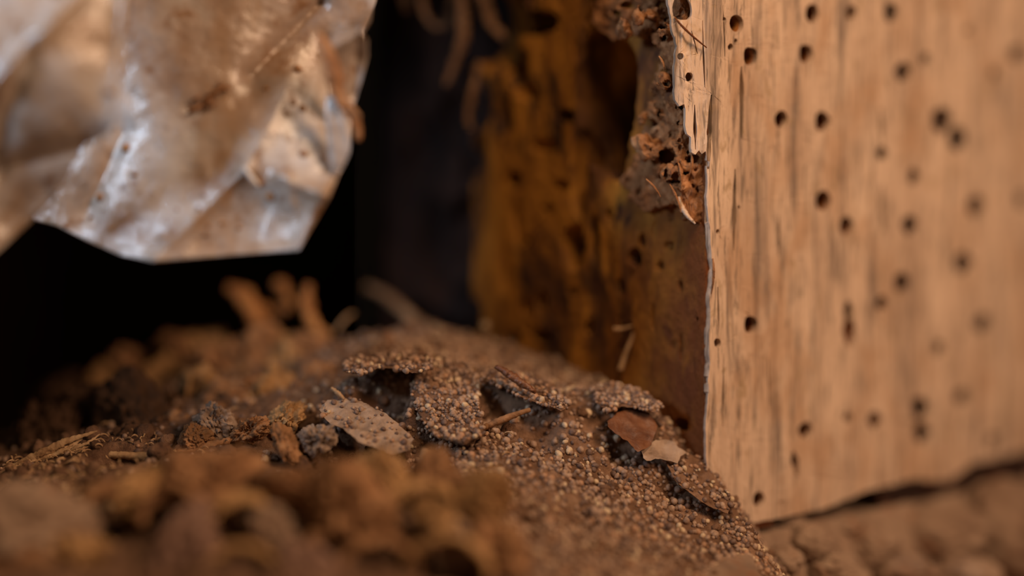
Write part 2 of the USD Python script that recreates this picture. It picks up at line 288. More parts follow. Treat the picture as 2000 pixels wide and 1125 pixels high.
def frame_solid(u0, u1, s0, s1, z0, z1):
    b = Manifold.cube([u1 - u0, s1 - s0, z1 - z0]).translate([u0, s0, z0])
    T = np.array([[ER[0], EL[0], 0, C0[0]], [ER[1], EL[1], 0, C0[1]], [0, 0, 1, 0]]); return b.transform(T)
def blob(c, r, seed, seg=10, amp=.35, sq=(1, 1, 1), rot=None):
    """noisy ellipsoid as a Manifold, for galleries"""
    s = Manifold.sphere(1.0, seg); fz = np.array(sq, float) * r; R = np.eye(3) if rot is None else rot
    c = np.asarray(c, float)
    def w(q):
        q = np.array(q); q = q * (1 + amp * sn(q, 1.2, seed, 2))[:, None]; return (q * fz) @ R.T + c
    return s.warp_batch(w)
def along(d, up=np.array([0, 0, 1.0])):
    x = d / np.linalg.norm(d); y = np.cross(up, x); y /= np.linalg.norm(y); return np.stack([x, y, np.cross(x, y)], 1)
# core, seen on its eaten side; carved by galleries
rng = np.random.default_rng(11)
core = frame_solid(0.25, 40, 0.75, 49, -2.4, 96)
cut = []
mmpx = lambda p: np.linalg.norm(p - EYE) / F
GAL = [(1185, 200, 62, 150, 13), (1165, 190, 42, 130, 9), (1215, 165, 36, 95, 8), (1130, 340, 20, 95, 6), (1045, 45, 55, 26, 8), (965, 60, 42, 95, 8), (1205, 300, 22, 60, 5), (930, 200, 34, 62, 9), (912, 335, 20, 34, 9), (905, 450, 18, 80, 9), (898, 610, 34, 70, 9), (925, 40, 40, 90, 9), (1000, 20, 24, 70, 7), (1010, 130, 26, 40, 4), (1000, 350, 20, 17, 4), (1105, 225, 20, 17, 4), (1055, 657, 22, 14, 4),
       (1010, 440, 10, 50, 1.4), (985, 520, 10, 60, 1.4), (1160, 465, 10, 48, 4), (1118, 485, 24, 46, 4), (1057, 588, 12, 22, 2.4), (1150, 640, 10, 16, 2), (1005, 660, 12, 16, 3), (1030, 600, 14, 18, 1.5), (1095, 360, 18, 12, 2),
       (1240, 505, 15, 20, 2), (1180, 330, 16, 40, 2.5), (1030, 180, 26, 20, 1.2), (985, 230, 20, 40, 1.6), (1062, 285, 30, 14, 1.2), (935, 300, 16, 40, 3), (928, 620, 14, 40, 3), (915, 470, 12, 60, 2), (1330, 830, 14, 16, 2), (1070, 410, 12, 10, 1.5), (1120, 570, 10, 12, 1.4), (1190, 420, 8, 12, 2), (1255, 470, 9, 16, 1.6), (1290, 520, 9, 10, 1.4), (1310, 480, 8, 9, 1.4), (1330, 560, 6, 12, 1.0), (1210, 560, 8, 18, 1.0), (1275, 620, 5, 30, .6), (1330, 680, 5, 30, .6)]
FR = np.stack([ER, EL, [0, 0, 1]], 1)
for i, (x, y, rx, ry, dep) in enumerate(GAL):
    c = brown(x, y, .25); k = mmpx(c); cut.append(blob(c, 1, i + 40, 14, .3, (dep, rx * k * 1.35, ry * k), FR))
for x, y, rx, ry in [(1000, 352, 16, 13), (1105, 225, 18, 13), (1053, 656, 17, 9), (1068, 405, 12, 8), (1058, 590, 10, 18), (1152, 640, 8, 12), (1240, 505, 10, 15), (1030, 470, 9, 11), (1128, 455, 11, 20)]:
    c = brown(x, y, .25); k = mmpx(c); cut.append(blob(c, 1, x, 12, .2, (7, rx * k * 1.4, ry * k), FR))
for i in range(110):          # small frass-filled chambers over the whole eaten side
    x, y = rng.uniform(930, 1370), rng.uniform(-60, 700); c = brown(x, y, rng.uniform(-.2, .4)); r = rng.uniform(.25, .75)
    cut.append(blob(c, r, i + 200, 8, .3, (1, 1, rng.uniform(1, 3.2)), FR))
for i, (x, y, r, k) in enumerate(HOLES):
    if x > 1370:
        c = pale(np.array(x), np.array(y))[0]; rr = 1.1 * r * mmpx(c)
        cut.append(Manifold.cylinder(7 * k, rr, rr * .8, 14).transform(np.c_[along(EL)[:, [1, 2, 0]], c + EL * .3]))
for i, (x, y0, y1, w, l) in enumerate(SLITS):
    if x > 1385:
        c = pale(np.array(x + l / 2.), np.array((y0 + y1) / 2.))[0]; k = mmpx(c)
        cut.append(blob(c + EL * 1.0, 1, i, 10, .1, (w * k * .6, 1.6, (y1 - y0) * k * .5), FR))
cut.append(frame_solid(15, 60, -1, 24, -9, 3.4)); cut += [blob(C0 + ER * (18 + 5 * k) + EL * 2 + [0, 0, 2.4], 2.2, 700 + k, 10, .4, (1.6, 1.6, .9), FR) for k in range(8)]
core = core - Manifold.batch_boolean(cut, OpType.Add)
core = core.refine_to_length(.62)
cv, cf = arr(core); cn = normals(cv, cf)
q = np.c_[(cv - C0) @ EL, (cv - C0) @ ER, cv[:, 2]]
cv = cv + cn * (.34 * sn(q * [1, 1, .35], .55, 21) + .16 * sn(q * [1, 1, .5], 2.2, 22))[:, None]
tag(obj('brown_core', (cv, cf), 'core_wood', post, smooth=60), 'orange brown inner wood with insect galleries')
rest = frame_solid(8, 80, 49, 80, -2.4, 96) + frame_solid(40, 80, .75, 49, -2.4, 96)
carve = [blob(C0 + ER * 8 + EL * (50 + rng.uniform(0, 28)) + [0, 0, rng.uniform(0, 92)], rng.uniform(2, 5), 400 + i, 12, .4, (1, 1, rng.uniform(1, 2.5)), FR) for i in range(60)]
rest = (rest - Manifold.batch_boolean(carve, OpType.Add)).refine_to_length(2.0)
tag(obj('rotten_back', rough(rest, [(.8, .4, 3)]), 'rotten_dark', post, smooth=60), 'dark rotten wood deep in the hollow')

# the comb of galleries still clinging to the corner, under the old surface
rng = np.random.default_rng(5); add, cut = [], []
def comb(x0, x1, y0, y1, Y0, Y1, n, r0, r1):
    for i in range(n):
        x, y = rng.uniform(x0, x1), rng.uniform(y0, y1)
        add.append(blob(at(x, y, rng.uniform(Y0, Y1)), rng.uniform(r0, r1), int(rng.integers(9999)), 14, .8, (rng.uniform(.6, 1.3), 1, rng.uniform(1, 2.2)), rotm(rng)))
co = ragged([(1380, -140), (1380, 300), (1378, 395), (1366, 436), (1350, 440), (1335, 416), (1312, 398), (1282, 402), (1252, 412), (1222, 388), (1205, 350), (1232, 322), (1252, 262), (1262, 200), (1282, 130), (1280, 88), (1250, 78), (1215, 64), (1188, 78), (1150, 40), (1150, -140)], 12, 9, 4)
cu, cz = [], []
g_ = brown(co[:, 0], co[:, 1], -1.6)
pl = np.c_[(g_ - C0) @ EL, g_[:, 2]]
pv_, pf_ = arr(extrude(pl, (), .9, 1.0))
th_ = 2.6 + 1.6 * sn(np.c_[pv_[:, :2], 0 * pv_[:, 0]], .30, 61, 3) - .05 * np.clip(pv_[:, 0], 0, 30)
w3 = C0 + ER * (0.9 - np.clip(th_, .5, 5) * pv_[:, 2])[:, None] + EL * pv_[:, 0:1] + np.c_[0 * pv_[:, 0], 0 * pv_[:, 0], pv_[:, 1]]
w3 = w3 - ER * (1.0 * np.clip(1 - np.abs(pv_[:, 0] - 3) / 5, 0, 1) * pv_[:, 2])[:, None]
if vol(w3 - w3.mean(0), pf_) < 0: pf_ = pf_[:, ::-1]
from manifold3d import Mesh
add.append(Manifold(Mesh(vert_properties=w3.astype(np.float32), tri_verts=pf_.astype(np.uint32))))
comb(1322, 1376, -90, 200, 304.6, 308, 18, .7, 1.2)
comb(1190, 1330, -90, 60, 306.5, 312, 14, .7, 1.4)
comb(1250, 1330, 190, 380, 306.5, 311, 14, .6, 1.1)
for x, y, r in [(1352, 395, .9), (1345, 412, .7), (1338, 424, .6), (1352, 432, .45), (1300, 60, 1.2), (1296, 160, 1.2), (1310, 340, 1.3)]:
    add.append(blob(at(x, y, 305.0), r, int(x + y), 10, .35))
for i in range(620):
    x, y = rng.uniform(1160, 1378), rng.uniform(-90, 430); r = rng.uniform(.2, .62)
    b_ = brown(x, y, -rng.uniform(.6, 3.6)); Y = b_[1]
    cut.append(blob(at(x, y, Y), r, i, 8, .25, (1, rng.uniform(1, 3), rng.uniform(1, 1.8))))
for x, y, rx, ry in [(1300, 140, 9, 7), (1301, 163, 7, 8), (1293, 55, 8, 8), (1292, 8, 12, 9), (1295, 75, 7, 8), (1302, 305, 16, 18), (1322, 322, 6, 6), (1298, 340, 4, 14), (1318, 355, 9, 5), (1340, 337, 4, 4), (1357, 312, 17, 9), (1272, 240, 9, 9), (1330, 205, 7, 7), (1225, 10, 14, 9), (1250, 20, 8, 8), (1205, 25, 9, 9), (1285, 100, 8, 12)]:
    c = brown(x, y, -1.6); k = .0702; cut.append(blob(c, 1, int(x), 12, .25, (rx * k * 1.2, 7, ry * k)))
e = (Manifold.batch_boolean(add, OpType.Add) - Manifold.batch_boolean(cut, OpType.Add)).trim_by_plane(IN2, float(C0 @ IN2) + 1.6).trim_by_plane(EL, float(C0 @ EL) + 1.2)
keep = [d for d in e.decompose() if d.volume() > 2.0]; e = Manifold.batch_boolean(keep, OpType.Add).refine_to_length(.42)
tag(obj('eaten_comb', rough(e, [(.55, .7, 4), (.40, 1.6, 5), (.22, 3.6, 6)]), 'eaten_wood', post, smooth=60), 'rust brown honeycomb of eaten wood clinging to the corner')
# a pale torn splinter at the tip of the comb, and one across the old surface
tag(obj('splinter', tube([at(1325, 385, 304.2), at(1334, 408, 303.6), at(1345, 424, 303.2), at(1358, 437, 303)], [.22, .35, .3, .12], seed=3, amp=.5), 'pale_wood', post), 'pale torn splinter')
tag(obj('splinter', tube([at(1318, 34, 301.2), at(1336, 55, 300.9), at(1358, 75, 301.3), at(1380, 93, 302.2)], [.12, .17, .14, .08], seed=8), 'core_wood', post), 'thin dark splinter across the pale wood')
for k, (x0, y0, x1, y1, s) in enumerate([(1336, 207, 1333, 262, 1), (1325, 318, 1330, 372, 2), (1308, 360, 1330, 415, 3), (1350, 300, 1347, 340, 4), (1287, 110, 1297, 138, 6), (1262, 350, 1290, 385, 7), (1392, 505, 1389, 575, 9)]):
    Y = 303.5 if x0 < 1380 else 302.8
    obj('splinter', tube([at(x0, y0, Y), at((x0 + x1) / 2 + 3, (y0 + y1) / 2, Y - .3), at(x1, y1, Y)], [.12, .2, .16, .06], seed=s, amp=.4), 'eaten_wood', post)

# ------------------------------------------------------------------ the heap
HP = [(1170, 806, 304.5), (1285, 808, 305), (1225, 762, 309), (1190, 856, 303), (1280, 856, 304.5), (1240, 895, 301), (1335, 893, 304), (1425, 995, 300.5), (1360, 902, 305.5), (950, 752, 306), (1100, 803, 302.5), (1040, 748, 309), (680, 737, 304.5), (840, 730, 304), (760, 702, 311), (820, 748, 307), (940, 858, 297), (905, 718, 312), (820, 828, 300),
      (700, 872, 300), (770, 892, 299), (640, 852, 302), (560, 870, 301), (850, 905, 297), (620, 800, 305), (800, 790, 300), (900, 850, 300), (1050, 870, 300), (1200, 925, 300), (1320, 985, 300), (1420, 1045, 300), (1490, 1100, 300), (900, 940, 284), (1050, 985, 285), (1200, 1035, 286), (1330, 1090, 287), (1000, 1070, 274), (1150, 1120, 274),
      (700, 695, 322), (850, 690, 320), (1000, 735, 320), (1120, 765, 316), (1250, 790, 310), (1330, 862, 306), (1390, 920, 303), (640, 668, 338), (850, 640, 335), (980, 668, 333), (1090, 700, 326), (1180, 735, 320),
      (30, 905, 300), (200, 860, 300), (400, 850, 302), (520, 840, 302), (300, 1000, 262), (600, 1000, 258), (850, 1000, 262), (500, 1100, 246), (800, 1110, 248), (300, 1110, 246), (700, 1160, 236), (80, 1010, 266), (50, 1100, 250), (950, 1080, 262),
      (300, 770, 338), (400, 705, 348), (550, 705, 338), (150, 800, 335), (60, 860, 322), (500, 760, 322), (700, 760, 309)]
near = lambda Y: Y if Y > 272 else 301 - (301 - Y) * .84
P = np.array([at(x, y + (14 if Y < 272 else 0), near(Y)) for x, y, Y in HP])
extra = [(-90, 300, 4), (-95, 250, 4), (-90, 340, 3), (-60, 372, 3), (-20, 370, 4), (0, 355, 6), (10, 345, 8), (42, 302, -13), (44, 285, -14), (39, 265, -12), (40, 312, -10), (32, 245, -9), (44, 320, -12), (20, 330, 8), (-30, 220, 9), (0, 220, 5), (-60, 220, 6), (20, 220, -6), (26, 306, 9), (36, 297.5, -4.8), (33, 299, 1), (-40, 365, 4), (-75, 365, 3)]
P = np.vstack([P, extra])
H = RBFInterpolator(P[:, :2], P[:, 2], kernel='linear', smoothing=0.4)
def heap_base(x, y): return H(np.c_[np.ravel(x), np.ravel(y)]).reshape(np.shape(x))
PITS = [(745, 745, 303.5, 4.2, 3.4, 5), (690, 770, 301, 2, 2, 2.5), (965, 752, 303, 2.2, 2.5, 3.5), (1055, 803, 300.5, 2.8, 1.8, 2.5), (1215, 803, 302, 1.8, 1.5, 2), (735, 875, 294, 3.4, 2.2, 3.5), (1300, 905, 299.5, 1.2, 1, 1), (1195, 850, 299, 1.4, 1, .7), (1110, 1000, 285, 3, 2.5, 2), (1020, 1010, 281, 2.2, 2, 2), (1130, 975, 288, 1.6, 1.4, 1.4),
        (240, 905, 294, 4.2, 3, 4), (235, 1020, 264, 2.6, 4, 6), (370, 1010, 262, 3.6, 5, 7), (530, 955, 268, 2.6, 3, 5), (500, 1090, 250, 4, 4, 6), (630, 1040, 256, 2.4, 4, 6), (800, 1065, 254, 6, 4, 7), (850, 985, 264, 3, 3, 5), (900, 1105, 250, 4, 3, 5), (660, 700, 320, 3, 3, 2), (880, 800, 300, 1.2, 1.2, .8), (500, 760, 324, 2.2, 2.2, 2), (350, 770, 328, 2, 2, 2), (620, 800, 309, 1.5, 1.5, 1.5)]
def heap(x, y):
    p = np.stack([x, y, 0 * x], -1); z = heap_base(x, y)
    coarse = np.clip((5 - x) / 25, 0.25, 1.0)
    for px, py, Yp, rx, ry, dep in PITS:
        c = at(px, py, near(Yp)); e_ = ((x - c[0]) / rx) ** 2 + ((y - c[1]) / ry) ** 2 + .5 * sn(p, .6, 38); z = z - dep / (1 + np.exp(np.clip((e_ - 1) * 5, -40, 40)))
    return z + 1.1 * coarse * sn(p, .16, 31) + .75 * sn(p, .45, 32) * (.5 + coarse) + .34 * sn(p, 1.3, 33) + .2 * sn(p, 2.4, 39) - .9 * np.maximum(0, sn(p, .3, 36) - .25) * 3 * coarse
hx, hy = np.meshgrid(np.linspace(-100, 44.5, 426), np.linspace(215, 348, 375), indexing='ij')
HZ = heap(hx, hy)
in_u, in_s = (hx - C0[0]) * ER[0] + (hy - C0[1]) * ER[1], (hx - C0[0]) * EL[0] + (hy - C0[1]) * EL[1]
HZ = np.where((in_u > 1.6) & (in_s > 1.8), -17.0, HZ)          # the heap stops at the post
from scipy.interpolate import RegularGridInterpolator
HG = RegularGridInterpolator((hx[:, 0], hy[0]), HZ, bounds_error=False, fill_value=-4)
hz = lambda x, y: HG(np.c_[np.ravel(x), np.ravel(y)])
mound = thing('frass_mound', (-10, 300, 0), 'heap of granular brown insect frass piled against the foot of the post', 'frass heap')
obj('heap', grid_solid(hx, hy, np.maximum(HZ, -17), -18), 'frass_earth', mound)
# pellets, tens of thousands: one instancer
rng = np.random.default_rng(77)
def scatter(n, x0, x1, y0, y1, keepf):
    x, y = rng.uniform(x0, x1, n), rng.uniform(y0, y1, n); k = rng.uniform(size=n) < keepf(x, y); return x[k], y[k]
def dens(x, y):
    d = np.clip((x + 30) / 22, .12, 1) * np.clip((y - 258) / 14, .0, 1) * np.clip((348 - y) / 12, 0, 1)
    pn = sn(np.c_[x, y, 0 * x], .12, 51); return d * np.clip(.85 + 1.0 * pn, .3, 1)
X, Y = scatter(52000, -95, 42, 225, 350, dens)
S = np.clip(rng.lognormal(math.log(.30), .26, len(X)), .16, .56); Z = hz(X, Y) + S * rng.uniform(-.1, .75, len(X))
def pellets(pos, S, rng):
    n = len(pos)
    pi = UsdGeom.PointInstancer.Define(stage, free(str(mound.GetPath()), 'pellets')); tag(pi.GetPrim(), kind='stuff')
    protos = []
    for k, (mt, sq) in enumerate([('pellet_tan', (1, 1, 1.25)), ('pellet_dark', (1, .9, 1.1)), ('pellet_tan', (.9, 1, 1)), ('pellet_straw', (1, 1, 1.3)), ('pellet_rust', (1, 1, 1.15)), ('pellet_dark', (1.1, .8, 1))]):
        pv, pf = clod((0, 0, 0), 1, 900 + k, 2, .22, 1.3, sq, np.eye(3), False)
        protos.append(usdkit.mesh(stage, f'{pi.GetPath()}/pellet' + (f'_{k:03d}' if k else ''), (pv * MM, pf), M[mt], smooth=True).GetPath())
    pi.CreatePrototypesRel().SetTargets(protos)
    pi.CreateProtoIndicesAttr(Vt.IntArray.FromNumpy(rng.choice(6, n, p=[.28, .22, .22, .06, .10, .12]).astype(np.int32)))
    pi.CreatePositionsAttr(Vt.Vec3fArray.FromNumpy(((pos - ORIGIN[str(mound.GetPath())]) * MM).astype(np.float32)))
    pi.CreateScalesAttr(Vt.Vec3fArray.FromNumpy(np.repeat(S[:, None], 3, 1).astype(np.float32)))
    q = rng.normal(size=(n, 4)); q /= np.linalg.norm(q, axis=1, keepdims=True)
    pi.CreateOrientationsAttr(Vt.QuathArray([Gf.Quath(float(a), float(b), float(c), float(d)) for a, b, c, d in q]))
pellets(np.c_[X, Y, Z], S, rng)
# larger grit in the heap and the short shreds on its left side
grit = []
X, Y = scatter(900, -95, 40, 228, 352, lambda x, y: np.where(x > -10, .45, .9))
for i, (x, y) in enumerate(zip(X, Y)):
    r = rng.uniform(.4, 1.0) if x > -10 else rng.uniform(.5, 1.5); grit.append(clod((x, y, hz(x, y)[0] + .15 * r), r, 3000 + i, 2, .5, 1.2, (1, 1, .7)))
tag(obj('grit', join(grit), 'frass_earth', mound), kind='stuff')
fib = []
for i in range(650):
    x, y = (rng.uniform(-72, -48), rng.uniform(258, 302)) if i < 420 else (rng.uniform(-60, 0), rng.uniform(262, 335))
    z = hz(x, y)[0]; d = rng.normal(size=3) * [1, 1, .5]; d /= np.linalg.norm(d); L = rng.uniform(.7, 1.9)
    fib.append(tube([(x, y, z + .15), (x + d[0] * L * .5, y + d[1] * L * .5, z + .45 + d[2] * .3), (x + d[0] * L, y + d[1] * L, z + .2 + d[2] * .5 * L)], [.08, .13, .05], 5, .3, i, 7))
tag(obj('shreds', join(fib), 'fibre_tan', mound), kind='stuff')

def on_heap(px, py, Yg):
    """nearest point of the heap seen through a pixel, searched about the distance Yg"""
    Ys = np.linspace(Yg - 14, Yg + 14, 113); q = at(np.full(113, px), np.full(113, py), Ys); d = q[:, 2] - hz(q[:, 0], q[:, 1]); k = np.nonzero(d < 0)[0]
    return q[k[0]] if len(k) else q[np.argmin(np.abs(d))]
# crusts and flakes lying on the heap
GRAINS = []
def flake(name, poly, dp, thick, mat, label, cat, res=6, rag=4, amp=.35, seed=0, freq=.5, lumps=0):
    m = sheet(ragged(poly, 9, rag, seed), dp, thick, res, amp=amp, freq=freq, seed=seed)
    m = rough(m, [(.42 if lumps else .15, 1.0, seed + 1), (.2 if lumps else .12, 2.6, seed), (.07, 5.5, seed + 3)])
    if lumps:                               # a crust is frass stuck together: grains lie all over its upper side
        r_ = np.random.default_rng(seed); v, f = m; n_ = normals(v, f); up = np.nonzero((n_[:, 2] > 0) & (n_[:, 1] < .7))[0]
        k_ = r_.choice(up, min(lumps, len(up)), replace=False); gr = v[k_] + n_[k_] * .1
    if lumps: GRAINS.append(gr)
    return single(name, m, mat, label, cat, smooth=45)
flake('bark_flake', [(622, 800), (640, 782), (690, 778), (740, 800), (780, 828), (808, 858), (800, 880), (770, 886), (735, 876), (700, 862), (670, 836), (640, 826)], tri_depth((640, 780, 302), (800, 870, 294), (680, 850, 294), (740, 800, 300)), .8, 'flake_grey',
      'flat grey-tan bark flake tilted over a dark gap in the heap', 'bark flake', seed=2, lumps=60, amp=.8)
flake('frass_crust', [(672, 712), (700, 700), (760, 692), (822, 692), (850, 704), (838, 722), (805, 727), (770, 718), (735, 722), (700, 730), (676, 728)], tri_depth((680, 725, 302), (840, 720, 302), (760, 694, 309)), .9, 'frass_earth',
      'thin crumbly crust bridging the dark hollow near the middle of the heap', 'crust', seed=3, lumps=160)
flake('frass_crust', [(942, 742), (960, 728), (1000, 726), (1040, 742), (1085, 764), (1112, 790), (1095, 800), (1060, 792), (1020, 776), (985, 758)], tri_depth((950, 745, 304), (1100, 795, 300), (1040, 740, 307)), .9, 'frass_earth',
      'long low crust ridge sloping right behind the dark pit in mid heap', 'crust', seed=4, lumps=200)
flake('frass_crust', [(1160, 762), (1185, 748), (1225, 756), (1262, 772), (1292, 795), (1280, 804), (1245, 796), (1215, 793), (1185, 806), (1170, 790)], tri_depth((1170, 800, 302), (1285, 800, 303), (1220, 752, 308)), 1.0, 'frass_earth',
      'overhanging crust on the crest above the red-brown flake', 'crust', seed=5, lumps=220)
flake('wood_flake', [(1186, 822), (1205, 806), (1240, 800), (1268, 806), (1282, 832), (1272, 868), (1245, 886), (1225, 862), (1200, 850)], tri_depth((1190, 825, 301), (1280, 830, 303), (1240, 885, 298)), .5, 'flake_red',
      'glossy red-brown wood flake standing under the crest crust', 'wood flake', seed=6, rag=9, amp=.9)
flake('wood_flake', [(1252, 876), (1280, 856), (1318, 862), (1340, 884), (1322, 902), (1290, 896), (1262, 902)], tri_depth((1255, 890, 299), (1335, 885, 302), (1290, 860, 302)), .5, 'flake_grey',
      'small tan papery flake curled over a dark gap beside the post foot', 'wood flake', seed=7, rag=10, amp=1.2)
flake('frass_crust', [(1300, 905), (1335, 880), (1365, 895), (1400, 935), (1432, 985), (1420, 1002), (1385, 990), (1350, 965), (1320, 940)], tri_depth((1310, 905, 301), (1425, 990, 299), (1360, 890, 304)), .7, 'frass_earth',
      'smooth brown crust hanging down the right slope of the heap', 'crust', seed=8, lumps=110, rag=3)
flake('frass_crust', [(822, 720), (860, 700), (905, 708), (930, 742), (938, 790), (945, 850), (905, 868), (850, 852), (812, 800), (806, 752)], tri_depth((820, 740, 305), (940, 850, 295), (905, 705, 310), (820, 820, 298)), 1.2, 'frass_earth',
      'broad pellet-covered hump of crust at the centre of the heap', 'crust', seed=9, lumps=520, rag=5, amp=.7)
single('wood_splinter', tube([at(968, 716, 303), at(995, 732, 302), at(1025, 752, 301), at(1045, 766, 301)], [.35, .6, .5, .25], seed=2, amp=.8), 'flake_red', 'short reddish wood splinter lying on the crust ridge', 'splinter')
single('wood_splinter', tube([at(648, 758, 303), at(662, 770, 302), at(672, 780, 301.5)], [.2, .35, .2], seed=3, amp=.6), 'fibre_tan', 'stubby tan splinter poking up behind the grey bark flake', 'splinter')
single('wood_splinter', tube([at(940, 838, 299), at(985, 818, 299), at(1035, 800, 300)], [.4, .5, .3], seed=13, amp=.4), 'crumb_brown', 'dark brown splinter lying under the long crust ridge', 'splinter')
single('wood_splinter', tube([at(830, 880, 292), at(826, 905, 290), at(822, 930, 287)], [.6, .9, .8], seed=4, amp=.3), 'fibre_tan', 'blurred tan splinter standing in front of the central hump', 'splinter')
G_ = np.vstack(GRAINS); rng = np.random.default_rng(8); pellets(G_, np.clip(rng.lognormal(math.log(.27), .3, len(G_)), .14, .5), rng)
bundle = thing('splinter_bundle', at(110, 890, 299), 'frayed bundle of tan wood fibres lying at the left end of the heap', 'wood fibres')
for k, (x0, y0, x1, y1, r) in enumerate([(20, 914, 190, 842, .55), (30, 920, 198, 856, .5), (60, 912, 160, 858, .5), (80, 918, 180, 878, .45), (10, 925, 120, 880, .5), (110, 905, 195, 848, .35), (40, 908, 150, 868, .4), (70, 900, 188, 866, .4), (20, 918, 90, 890, .4), (120, 890, 200, 862, .3)]):
    obj('fibre', tube([at(x0, y0, 299), at((x0 + x1) / 2, (y0 + y1) / 2 - 6 + 4 * (k % 3), 298.5), at(x1, y1, 300)], [r * .5, r * .85, r * .8, r * .25], seed=k + 20, amp=.9, sides=10, flat=.6), 'fibre_tan', bundle)
single('wood_splinter', tube([at(175, 893, 298), at(230, 889, 297), at(290, 892, 296.5), at(345, 884, 297)], [.35, .5, .6, .5], seed=5, amp=.5), 'fibre_tan', 'thin level splinter over the black hollow at lower left', 'splinter')
single('wood_splinter', tube([at(345, 884, 297), at(400, 872, 298), at(440, 862, 299), at(465, 850, 300)], [.4, .6, .5, .3], seed=6, amp=.7), 'crumb_brown', 'brown splinter joining the end of the thin level splinter', 'splinter')
sh = thing('plant_shred', at(1215, 725, 314), 'thin upright fibre with a crumbly tip standing before the brown side of the post', 'fibre')
obj('stalk', tube([at(1212, 722, 314), at(1222, 690, 314), at(1236, 655, 314), at(1248, 625, 314)], [.42, .3, .26, .3], seed=7), 'fibre_tan', sh)
obj('tip', join([clod(at(1252, 612, 314), .75, 71, 2, .5), clod(at(1262, 622, 314), .5, 72, 2, .5), clod(at(1246, 622, 314), .5, 73, 2, .5)]), 'fibre_tan', sh)
obj('side_fibre', tube([at(1248, 628, 314), at(1225, 640, 314), at(1198, 642, 314)], [.16, .22, .3], seed=9), 'fibre_tan', sh)
# curled shreds in the dark behind
single('curled_shred', tube([at(445, 562, 345), at(485, 590, 344), at(505, 625, 343), at(540, 650, 342)], [.8, 1.5, 1.3, .8], seed=1, amp=.85, sides=14, flat=.6), 'shred_orange', 'thick curled orange shred on the left, leaning in the dark hollow under the paper', 'wood shred')
single('curled_shred', tube([at(500, 600, 347), at(535, 608, 346), at(565, 600, 345), at(560, 575, 345), at(545, 552, 346)], [.8, .9, .6, .6, 1.2], seed=2, amp=.85, sides=14, flat=.7), 'shred_orange', 'hooked orange shred with a round tip behind the thick curled one', 'wood shred')
single('curled_shred', tube([at(605, 556, 340), at(600, 590, 339), at(612, 630, 338), at(645, 655, 337)], [.6, .9, .8, .5], seed=3, amp=.8, sides=14, flat=.6), 'shred_orange', 'slim upright orange shred bent at the foot, right of the thick curled one', 'wood shred')
single('curled_shred', tube([at(655, 650, 335), at(672, 625, 335), at(690, 612, 336)], [.2, .25, .2], seed=4), 'fibre_tan', 'hair-thin tan shred just right of the slim bent one', 'wood shred')
single('curled_shred', tube([at(715, 560, 352), at(770, 590, 348), at(810, 625, 344), at(850, 640, 340)], [.5, .9, 1.0, .8], seed=6), 'crumb_brown', 'brown shred sloping down to the back of the heap in the hollow', 'wood shred')

# crumbs of rotten wood and curled flakes, each its own thing
def curl(c, R, span, width, rot, seed, thick=.5, nu=34, nv=16):
    """a curled flake: a torn strip bent round an arc, with thickness"""
    u, w = np.meshgrid(np.linspace(-.5, .5, nu), np.linspace(-.5, .5, nv), indexing='ij')
    edge = 1 + .9 * sn(np.stack([u * 4, 0 * u, 0 * u], -1), 1, seed); ed2 = 1 + .35 * sn(np.stack([w * 3, 0 * u, 0 * u], -1), 1, seed + 1)
    a = u * span * ed2; rr = R * (1 + .40 * sn(np.stack([u * 2.5, w * 2, 0 * u], -1), 1, seed + 2) + .20 * sn(np.stack([u * 9, w * 6, 0 * u], -1), 1, seed + 3))
    y = w * width * edge + .25 * width * u
    def surf(r): return np.stack([r * np.sin(a), y, r * np.cos(a) - R * .6], -1)
    A, B = surf(rr + thick / 2).reshape(-1, 3), surf(rr - thick / 2).reshape(-1, 3); n, m = u.shape
    _, f = grid_solid(u, w, 0 * u, -1); v = np.vstack([A, B])
    if vol(v, f) < 0: f = f[:, ::-1]
    v = rough((v, f), [(.3, .7, seed), (.16, 1.8, seed + 1)])[0]
    return v @ rot.T + np.asarray(c), f
def crumb(x, y, Yd, r, sq, mat, label, sub=4, amp=1.0):
    Yd = min(Yd, 349); r = r * (1.2 if 285 < Yd < 345 else 1); c = at(x, y - (6 if 285 < Yd < 345 else 0), near(Yd) - (2 if 285 < Yd < 345 else 0)); sd = int(x * 3 + y)
    v, f = clod(c, r, sd, sub, amp, 1.25, sq)
    single('wood_crumb', rough((v, f), [(.35 * min(r, 2) / 2, .9, sd), (.22, 2.2, sd + 1), (.1, 5, sd + 2)]), mat, label, 'wood crumb')
def curled(x, y, Yd, R, span, width, yaw, pitch, mat, label, roll=0):
    rot = trimesh.transformations.euler_matrix(math.radians(roll), math.radians(pitch), math.radians(yaw), 'sxyz')[:3, :3]
    single('curled_flake', curl(at(x, y, near(Yd)), R, math.radians(span), width, rot, int(x + y)), mat, label, 'wood flake')
# near foreground, far out of focus
crumb(530, 1045, 254, 2.6, (1, 1, 1.3), 'rubble', 'palest blurred lump in the middle of the foreground heap')
crumb(410, 950, 266, 4.2, (1.3, 1, 1), 'crumb_brown', 'broad reddish brown blurred lump in front of the thin level splinter')
crumb(570, 960, 262, 3.6, (1.3, .9, .8), 'crumb_brown', 'blurred brown lump above the palest foreground lump')
crumb(680, 995, 258, 4.6, (1.1, 1, 1.1), 'crumb_brown', 'big reddish blurred lump in the centre of the foreground, right of the palest lump')
crumb(750, 945, 270, 3.2, (1.3, 1, .8), 'crumb_ochre', 'ochre blurred lump just below the dark gap of the bark flake')
crumb(845, 940, 272, 3.0, (1, 1, 1), 'crumb_brown', 'brown blurred lump at the foot of the blurred tan splinter')
crumb(935, 985, 264, 3.4, (.8, 1, 1.6), 'crumb_ochre', 'tall ochre blurred lump at the right border of the foreground heap')
